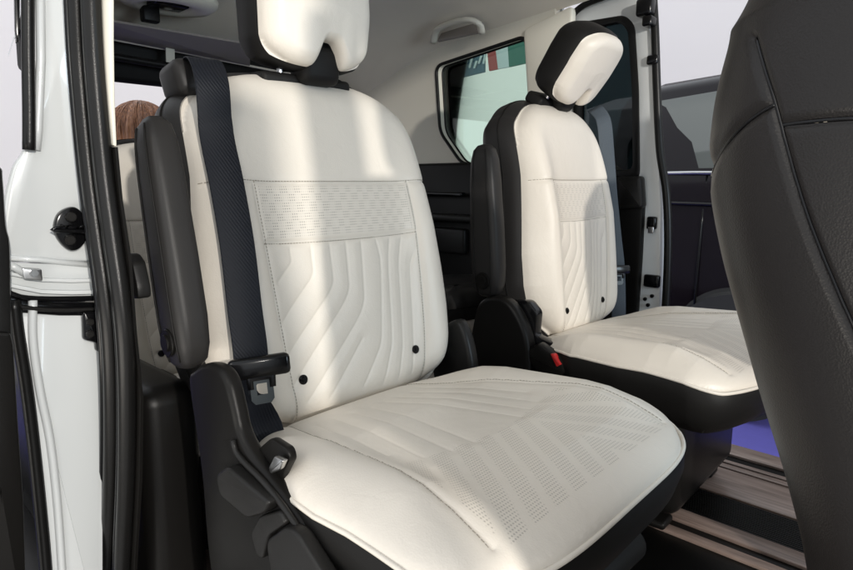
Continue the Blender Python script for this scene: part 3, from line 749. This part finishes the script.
# plastic side shield
yS = .372
def NP(pts, y): return [at(px, py, y=y)-near.location for px, py in pts]
sh_o = smooth_poly(NP([(188, 385), (193, 370), (204, 364), (217, 368), (226, 382), (233, 410), (238, 432), (248, 452), (264, 475), (286, 505), (314, 545), (340, 590), (390, 660), (300, 680), (225, 640), (208, 560), (200, 470)], yS), n=5)
sh = from_bm('side_shield', prism(sh_o, (0, .024, 0), bev=.009, seg=4), M['plastic'], near)
VF('shield_ridge', tube(smooth_poly(NP([(233, 440), (236, 452), (246, 464), (262, 480), (280, 502), (300, 530), (330, 575)], yS-.004), closed=False), .0040, 8), M['plastic2'], sh)
from_bm('recline_lever', prism([Vector(p) for p in rounded(NP([(215, 475), (226, 467), (269, 503), (263, 514), (246, 519), (219, 496)], yS-.018), .010)], (0, .020, 0), bev=.0045, seg=4), M['plastic2'], sh)
from_bm('lever_bezel', prism([Vector(p) for p in rounded(NP([(250, 533), (259, 516), (279, 511), (286, 524), (268, 536), (262, 560), (256, 556)], yS-.012), .008)], (0, .014, 0), bev=.0035, seg=3), M['plastic2'], sh)
from_bm('slide_lever', prism([Vector(p) for p in rounded(NP([(265, 541), (285, 527), (296, 533), (345, 612), (318, 640), (270, 574)], yS-.018), .012)], (0, .020, 0), bev=.0045, seg=4), M['plastic2'], sh)
# inner housing by the cushion corner with the belt anchor
yH = .388
hs = from_bm('belt_anchor_housing', prism([Vector(p) for p in rounded(NP([(254, 452), (270, 438), (287, 449), (290, 460), (281, 478), (279, 497), (292, 522), (322, 572), (300, 590), (254, 500)], yH), .008)], (0, .012, 0), bev=.003), M['plastic'], near)
from_bm('anchor_bolt', prism([Vector(p) for p in rounded(NP([(268, 468), (274, 456), (283, 461), (279, 470), (270, 474)], yH-.012), .003)], (0, .008, 0), bev=.002), M['steel'], hs)
# inboard recliner cover, seen past the right edge of the backrest
def FP(pts, y, r=near): return [at(px, py, y=y)-r.location for px, py in pts]
rc = from_bm('recliner_cover', prism([Vector(p) for p in smooth_poly(FP([(440, 330), (455, 320), (463, 330), (469, 352), (471, 372), (466, 392), (440, 395), (430, 360)], .965), n=4)], (0, .03, 0), bev=.01, seg=3), M['plastic2'], near)
bu = from_bm('belt_buckle', box((.024, .045, .05), FP([(497, 384)], .99)[0], bev=.006), M['gloss'], near)
from_bm('release_button', box((.012, .026, .012), FP([(497, 375)], .99)[0], bev=.003), M['red'], bu)
# ---- far seat: covers, buckle, belt
cv = from_bm('recliner_cover', prism([Vector(p) for p in smooth_poly(FP([(468, 322), (473, 303), (484, 296), (498, 298), (510, 312), (520, 338), (522, 372), (515, 392), (468, 392), (465, 350)], 1.165, far), n=5)], (0, .04, 0), bev=.012, seg=4), M['plastic'], far)
c2_ = from_bm('side_shield', prism([Vector(p) for p in rounded(FP([(500, 300), (522, 300), (531, 312), (529, 335), (545, 342), (572, 347), (573, 356), (566, 362), (562, 380), (520, 395), (500, 360)], 1.205, far), .01)], (0, .03, 0), bev=.005), M['gloss'], far)
kb = from_bm('belt_buckle', prism([Vector(p) for p in rounded(FP([(516, 352), (530, 342), (552, 358), (556, 372), (546, 380), (530, 372)], 1.17, far), .008)], (0, .03, 0), bev=.006), M['plastic'], far)
from_bm('release_button', prism([Vector(p) for p in rounded(FP([(542, 353), (546, 353), (552, 364), (548, 366)], 1.165, far), .002)], (0, .012, 0), bev=.002), M['red'], kb)
rec = .10; bp = []
for px, py, y in ((598, 108, 1.70), (604, 114, 1.695), (608, 125, 1.690), (611, 160, 1.695), (614, 200, 1.70), (618, 240, 1.705), (621, 268, 1.71), (622, 300, 1.715), (622, 330, 1.72)):
    bp.append(at(px, py, y=y)-far.location)
Pb = smooth_poly(bp, closed=False, step=.012)
VF('seat_belt', ribbon(Pb, Vector((.8, -.6, .1)), .046, .0013), M['belt2'], far)
tg = make_tongue('belt_tongue', far); tg.location = at(622, 270, y=1.70)-far.location; tg.rotation_euler = (0, -.1, rad(-35))

# ================================================================== front seat back (dark leather), right edge of the picture
fs = empty('front_seat', (.10, .60, -.0), 'dark grey leather seat back filling the right side of the photo', 'car seat')
# left outline at several heights: where the seat corner passes, on the plane y=.40
zs = [.30, .42, .50, .576, .64, .716, .77, .82, .87, .904, .94, .965, .985, .995]
cx = interp([.3, .576, .64, .716, .77, .82, .87, .904, .94, .965, .985, .995], [-.035, -.074, -.092, -.122, -.139, -.148, -.146, -.137, -.120, -.098, -.066, -.03], zs)
HX, HY = .19, .205
ANG = np.concatenate([np.linspace(math.pi*.95, math.pi*1.62, 560, endpoint=False), np.linspace(math.pi*1.62, math.pi*2.95, 120, endpoint=False)])
def fs_ring(z, xe, n=260):
    r = []
    sc = interp([.3, .9, .995], [1, 1, .62], z)
    cen = np.array([xe+HX*.96, .59]); 
    for a in ANG:
        e = .62
        x = cen[0]+math.copysign(abs(math.cos(a))**e, math.cos(a))*HX*sc; y = cen[1]+math.copysign(abs(math.sin(a))**e, math.sin(a))*HY*interp([.3, .93, .995], [1, 1, .8], z)
        r.append((x, y, z))
    return r
zz = np.concatenate([np.linspace(.30, .93, 340), np.linspace(.932, .995, 40)])
cxx = interp([.3, .42, .576, .64, .716, .77, .82, .87, .904, .94, .965, .985, .995], [-.02, -.048, -.080, -.098, -.127, -.143, -.152, -.149, -.139, -.120, -.098, -.066, -.03], zz)
ker = np.exp(-(np.arange(-14, 15)/7.)**2); ker /= ker.sum(); cxx = np.convolve(np.pad(cxx, 14, mode='edge'), ker, 'valid')
tY = [-60, 0, 20, 60, 100, 150, 200, 260, 320, 390, 460, 530, 570, 700]; tX = [765, 748, 735, 720, 710, 704, 706, 718, 735, 755, 778, 797, 803, 845]
for _ in range(5):
    qx, qy = project(np.array([fs_ring(z, c) for z, c in zip(zz, cxx)]))
    i = np.argmin(qx, 1); ar = np.arange(len(zz)); e = qx[ar, i]-interp(tY, tX, qy[ar, i])
    cxx = cxx-e*.37/620/1.0*.75; cxx = np.convolve(np.pad(cxx, 14, mode='edge'), ker, 'valid')
cxx[zz > .93] = cxx[zz <= .93][-1]+(zz[zz > .93]-.93)*.25
Rg = np.array([fs_ring(z, c) for z, c in zip(zz, cxx)])
px_, py_ = project(Rg)
seamA = [(748, 38), (757, 70), (768, 104), (775, 130), (786, 170), (802, 220), (826, 280), (862, 360), (900, 440)]
seamB = [(700, 185), (706, 165), (716, 147), (733, 128), (750, 114), (768, 104)]
seamC = [(773, 125), (800, 122), (830, 119), (870, 117), (930, 114)]
D = np.full(px_.shape, 999.)
front_facing = (Rg[..., 1] < .66)
for l, wd in ((seamA, 1), (seamB, 1), (seamC, 1)):
    D = np.minimum(D, seg_dist(px_, py_, [curve2(l, 6)]))
mpp = .37/620
Dm = np.where(front_facing, D*mpp, 9)
Nn = Rg-np.stack([np.broadcast_to((cxx+HX*.96)[:, None], px_.shape), np.full(px_.shape, .59), Rg[..., 2]], -1); Nn /= np.linalg.norm(Nn, axis=-1)[..., None]+1e-9
Rg = Rg-Nn*(.0022*np.exp(-(Dm/.0016)**2)+.0040*np.exp(-(Dm/.009)**2))[..., None]
body = loft([[tuple(p) for p in r] for r in Rg])
fb = mesh('backrest', body[0], body[1], M['front'], fs, True, base=fs.location)
for l in (seamA, seamB, seamC):
    pts = [np.array(p) for p in curve2(l, 3.0) if p[0] < 925 and p[1] > -30]
    k3 = []
    flatR = Rg.reshape(-1, 3); dist = np.linalg.norm(flatR-np.array([0, 0, CAM_H]), axis=1)
    for p in pts:
        near_ = np.nonzero(((px_.ravel()-p[0])**2+(py_.ravel()-p[1])**2 < 9) & front_facing.ravel())[0]
        if len(near_) == 0: continue
        q_ = near_[dist[near_] < dist[near_].min()+.006]; m_ = flatR[q_].mean(0)
        k3.append(Vector((m_+(np.array([0, 0, CAM_H])-m_)*.0006).tolist()))
    for _ in range(6): k3 = [k3[0]]+[(a+b*2+c)/4 for a, b, c in zip(k3[:-2], k3[1:-1], k3[2:])]+[k3[-1]] if len(k3) > 3 else k3
    if len(k3) > 3: mesh('seam_cord', *tube(k3, .0012, 6, up=Vector((0, 1, 0))), M['gloss'], fb, True, base=fs.location)
# stitches that show on the horizontal seam and along the vertical one
def on_front(px, py):
    k = np.argmin(np.where(front_facing, (px_-px)**2+(py_-py)**2, 1e9)); return Vector(Rg.reshape(-1, 3)[k])
V, F = [], []
for l, n in ((seamC, 30),):
    cc = curve2(l, 1.0); 
    for i in range(0, min(len(cc)-5, 48), 9):
        a = on_front(cc[i][0], cc[i][1]+1); b = on_front(cc[i+4][0], cc[i+4][1]+1)
        if (b-a).length < 1e-4: continue
        v, f = tube([a+Vector((-.0003, -.0007, 0)), b+Vector((-.0003, -.0007, 0))], .00035, 5); k = len(V); V += v; F += [tuple(q+k for q in ff) for ff in f]
mesh('stitching', [Vector(v) for v in V], F, M['thread'], fb, True, base=fs.location)
# cushion and headrest of the front seat (outside the picture, they shade the cabin)
def pill(c, hx, hy, hz, n=40, m=16):
    rings = []
    for i in range(1, m):
        t = -1+2*i/m; s_ = (1-abs(t)**4)**.25
        rings.append([(c[0]+math.copysign(abs(math.cos(a))**.6, math.cos(a))*hx*s_, c[1]+math.copysign(abs(math.sin(a))**.6, math.sin(a))*hy*s_, c[2]+hz*t) for a in [2*math.pi*k/n for k in range(n)]])
    return loft(rings)
v = pill((.08, .62, 1.10), .06, .13, .085); mesh('headrest', v[0], v[1], M['front'], fs, True, base=fs.location)
v = pill((.30, .62, .34), .27, .25, .08); mesh('cushion', v[0], v[1], M['front'], fs, True, base=fs.location)
from_bm('seat_base', box((.40, .40, .24), (.30, .62, .14), bev=.02), M['plastic'], fs, base=fs.location)

# ================================================================== beyond the van
# dark car parked beyond the far door
cc = Vector((.35, 4.1, -.40)); car = empty('parked_car', cc, 'glossy dark car parked beyond the far open door', 'car'); car.scale = (1, 1, 1.03)
def car_ring(x, w, zb, zbelt, zroof, wr):
    pts = [(w*.86, zb), (w*.97, zb+.08), (w, zb+.30), (w*.985, zbelt-.10), (w*.955, zbelt), (wr, zroof-.06), (wr-.08, zroof), (0, zroof+.02)]
    L = [(x, -a, z) for a, z in pts]; return L+[(x, a, z) for a, z in pts[-2::-1]]
st_ = [(-2.2, .72, .30, 1.10, 1.45, .62), (-2.12, .82, .22, 1.20, 1.62, .68), (-1.9, .86, .18, 1.21, 1.68, .70), (-1.2, .87, .17, 1.20, 1.72, .70), (-.3, .87, .17, 1.18, 1.74, .70), (.5, .87, .17, 1.15, 1.70, .69), (.9, .87, .17, 1.12, 1.50, .70), (1.25, .86, .17, 1.05, 1.14, .74), (1.7, .84, .17, .98, 1.04, .74), (2.05, .80, .20, .84, .92, .68), (2.15, .70, .30, .70, .76, .58)]
V, F = loft([car_ring(*s_) for s_ in st_]); mesh('body', V, F, M['carpaint'], car, 40)
def side_pt(x, t, off=.006):     # t 0 belt .. 1 roof on the window side
    xs = [s_[0] for s_ in st_]; w = interp(xs, [s_[1] for s_ in st_], x)*.955; wr = interp(xs, [s_[5] for s_ in st_], x)
    zb = interp(xs, [s_[3] for s_ in st_], x); zr = interp(xs, [s_[4] for s_ in st_], x)-.06
    return Vector((x, -(w+(wr-w)*t)-off, zb+(zr-zb)*t))
for x0, x1 in ((-2.02, -1.25), (-1.18, -.30), (-.23, .78)):
    from_bm('car_window', prism(rounded([side_pt(x0, .06), side_pt(x1, .06), side_pt(x1-(.12 if x1 > .8 else 0), .94), side_pt(x0+(.05 if x0 < -1 else 0), .94)], .05), (0, -.004, 0), bev=.001), M['car_glass'], car)
    mesh('window_chrome', *tube([side_pt(x0, .0, .010), side_pt((x0+x1)/2, .0, .010), side_pt(x1, .0, .010)], .010, 8), M['steel'], car, True)
mesh('side_groove', *tube([Vector((-2.0, -.868, 1.06)), Vector((-1.2, -.874, 1.05)), Vector((1.2, -.872, 1.0))], .010, 8), M['gloss'], car, True)
for x in (-1.56, -1.215, -.265):
    mesh('door_gap', *tube([side_pt(x, 0, .002), Vector((x, -.858, .95)), Vector((x, -.872, .60)), Vector((x, -.855, .27))], .006, 6), M['gloss'], car, True)
for x in (-.45, -1.40): from_bm('door_handle', box((.17, .03, .03), (x, -.872, 1.02), bev=.01), M['gloss'], car)
mesh('side_moulding', *tube([Vector((-1.3, -.872, .42)), Vector((1.2, -.872, .42))], .03, 8), M['plastic'], car, True)
mesh('roof_rail', *tube(smooth_poly([Vector((-1.3, -.62, 1.73)), Vector((-1.1, -.62, 1.79)), Vector((.3, -.62, 1.80)), Vector((.55, -.62, 1.73))], closed=False), .018, 8), M['steel'], car, True)
for x in (-1.35, 1.35):
    for y in (-.80, .80):
        w = from_bm('wheel', cyl(.33, .20, (x, y, .33), 'Y', 48, .03), M['tyre'], car)
        from_bm('rim', cyl(.22, .215, (x, y, .33), 'Y', 32, .01), M['steel'], w)
# coloured hanging banner seen at the top of the quarter window
yB = 6.0
bn = empty('hall_banner', at(485, 60, y=yB), 'hanging display banner with dark, blue, red and white stripes seen through the quarter window', 'banner')
for nm, pts, mm in (('dark_panel', [(425, 20), (452, 20), (452, 80), (425, 80)], 'bannerk'), ('blue_panel', [(452, 20), (484, 20), (484, 72), (452, 80)], 'bannerb'),
                    ('red_stripe', [(484, 20), (492, 20), (498, 69), (489, 71)], 'bannerr'), ('white_stripe', [(492, 20), (506, 20), (509, 67), (498, 69)], 'bannerw'), ('green_panel', [(506, 20), (540, 20), (540, 60), (509, 67)], 'bannerg')):
    from_bm(nm, prism([at(a, b, y=yB) for a, b in pts], (0, .03, 0), bev=0), M[mm], bn, base=bn.location)
for k in range(9):
    a = 446+k*4.6; h_ = 6+9*random.random(); y_ = 72-k*.5-5*random.random()
    from_bm('pale_streak', prism([at(a, y_, y=yB-.01), at(a+1.6, y_, y=yB-.01), at(a+4.6, y_-h_, y=yB-.01), at(a+2.5, y_-h_, y=yB-.01)], (0, -.01, 0), bev=0), M['bannerw'], bn, base=bn.location)
# person standing behind the van, only the hair shows above the third row seat
ph = at(141, 132, x=-2.75)
person = empty('person', (ph.x, ph.y, -.40), 'person with auburn hair standing behind the van, only the back of the head showing', 'person')
def body_mesh(name, chains, m, par, lev=2):
    me = bpy.data.meshes.new(name); bm = bmesh.new(); R_ = []; idx = {}
    for ch in chains:
        prev = None
        for p, r in ch:
            key = tuple(round(a, 4) for a in p)
            if key not in idx: idx[key] = bm.verts.new(p); R_.append(r)
            if prev is not None and prev is not idx[key]: bm.edges.new((prev, idx[key]))
            prev = idx[key]
    bm.to_mesh(me); bm.free(); o = link(name, me, m, par)
    md = o.modifiers.new('skin', 'SKIN'); sv = me.skin_vertices[0].data
    for i, r in enumerate(R_): sv[i].radius = r if isinstance(r, tuple) else (r, r)
    sv[0].use_root = True
    s2_ = o.modifiers.new('sub', 'SUBSURF'); s2_.levels = lev; s2_.render_levels = lev
    for p in me.polygons: p.use_smooth = True
    md.use_smooth_shade = True
    return o
hz = ph.z+.40-.02      # head centre above ground
k_ = hz/1.52
pv = (0, 0, .92*k_)
bo = body_mesh('body', [
    [(pv, (.13, .15)), ((0, 0, 1.08*k_), (.11, .135)), ((0, 0, 1.25*k_), (.12, .16)), ((0, 0, 1.36*k_), (.07, .12)), ((0, 0, 1.42*k_), (.05, .05)), ((.01, 0, 1.50*k_), (.075, .07)), ((.01, 0, 1.58*k_), (.07, .065))],
    [((0, 0, 1.36*k_), (.07, .12)), ((0, .17, 1.33*k_), .05), ((.02, .21, 1.08*k_), .038), ((.10, .20, .88*k_), .03), ((.13, .19, .80*k_), .03)],
    [((0, 0, 1.36*k_), (.07, .12)), ((0, -.17, 1.33*k_), .05), ((.02, -.21, 1.08*k_), .038), ((.10, -.20, .88*k_), .03), ((.13, -.19, .80*k_), .03)],
    [(pv, (.13, .15)), ((0, .09, .82*k_), .085), ((.02, .10, .48*k_), .06), ((-.02, .10, .09*k_), .04), ((.10, .11, .03), .035)],
    [(pv, (.13, .15)), ((0, -.09, .82*k_), .085), ((.02, -.10, .48*k_), .06), ((-.02, -.10, .09*k_), .04), ((.10, -.11, .03), .035)]], M['skin'], person)
body_mesh('coat', [[(pv, (.145, .17)), ((0, 0, 1.08*k_), (.13, .155)), ((0, 0, 1.25*k_), (.135, .175)), ((0, 0, 1.345*k_), (.085, .13))],
    [((0, 0, 1.345*k_), (.085, .13)), ((0, .175, 1.33*k_), .06), ((.02, .215, 1.08*k_), .05), ((.09, .205, .90*k_), .04)],
    [((0, 0, 1.345*k_), (.085, .13)), ((0, -.175, 1.33*k_), .06), ((.02, -.215, 1.08*k_), .05), ((.09, -.205, .90*k_), .04)]], M['cloth'], person)
# hair: strands swept from crown to below the ears around the head
V, F = [], []
def ell(a, t, r):     # t 0 crown .. 1 tips
    th = t*1.95
    rx = .135*r; z = hz+.02*k_+math.cos(min(th, 1.65))*.125*r-max(0, th-1.65)*.34
    rad_ = math.sin(min(th, 1.57))
    return Vector((.0+math.cos(a)*rx*rad_, math.sin(a)*.125*r*rad_, z))
rings = []
for i in range(26):
    t = i/25; ring = []
    for j in range(120):
        a = 2*math.pi*j/120; rr_ = 1+.035*math.sin(a*17+t*3)+.025*math.sin(a*41+t*5)+.02*math.sin(a*7)
        ring.append(tuple(ell(a, max(t, .01), rr_)))
    rings.append(ring)
v = loft(rings); hr = mesh('hair', v[0], v[1], M['hair'], person, True)
for k in range(260):
    a = random.uniform(0, 2*math.pi); P = [ell(a+.05*math.sin(t*4+k), t, 1.02+.03*random.random()) for t in np.linspace(.04, 1.0, 9)]
    v, f = tube(P, .0011, 4); q = len(V); V += v; F += [tuple(x+q for x in ff) for ff in f]
mesh('hair_strands', V, F, M['hair'], hr, True)

# second front seat and a door-like frame, both unseen, added to shade the rear seats
fs2 = copy_tree(fs); fs2.location = (.16, 1.30, 0); tag(fs2, 'unseen dark grey leather front seat, added to shade the far captain seat')
for c in kids(fs2):
    if c.name.startswith('headrest'): c.location = (0, 0, 0)
vpart('added_shade_frame', prism([Vector(p) for p in ((.86, -.0, -.2), (.92, .02, -.2), (1.0, .03, .62), (1.3, .12, .62), (1.3, .12, .70), (.93, .02, .70), (.90, .015, 1.3), (.84, -.01, 1.3))], (0, .03, 0), bev=0), M['paint'])  # unseen upright added to block part of the spotlight
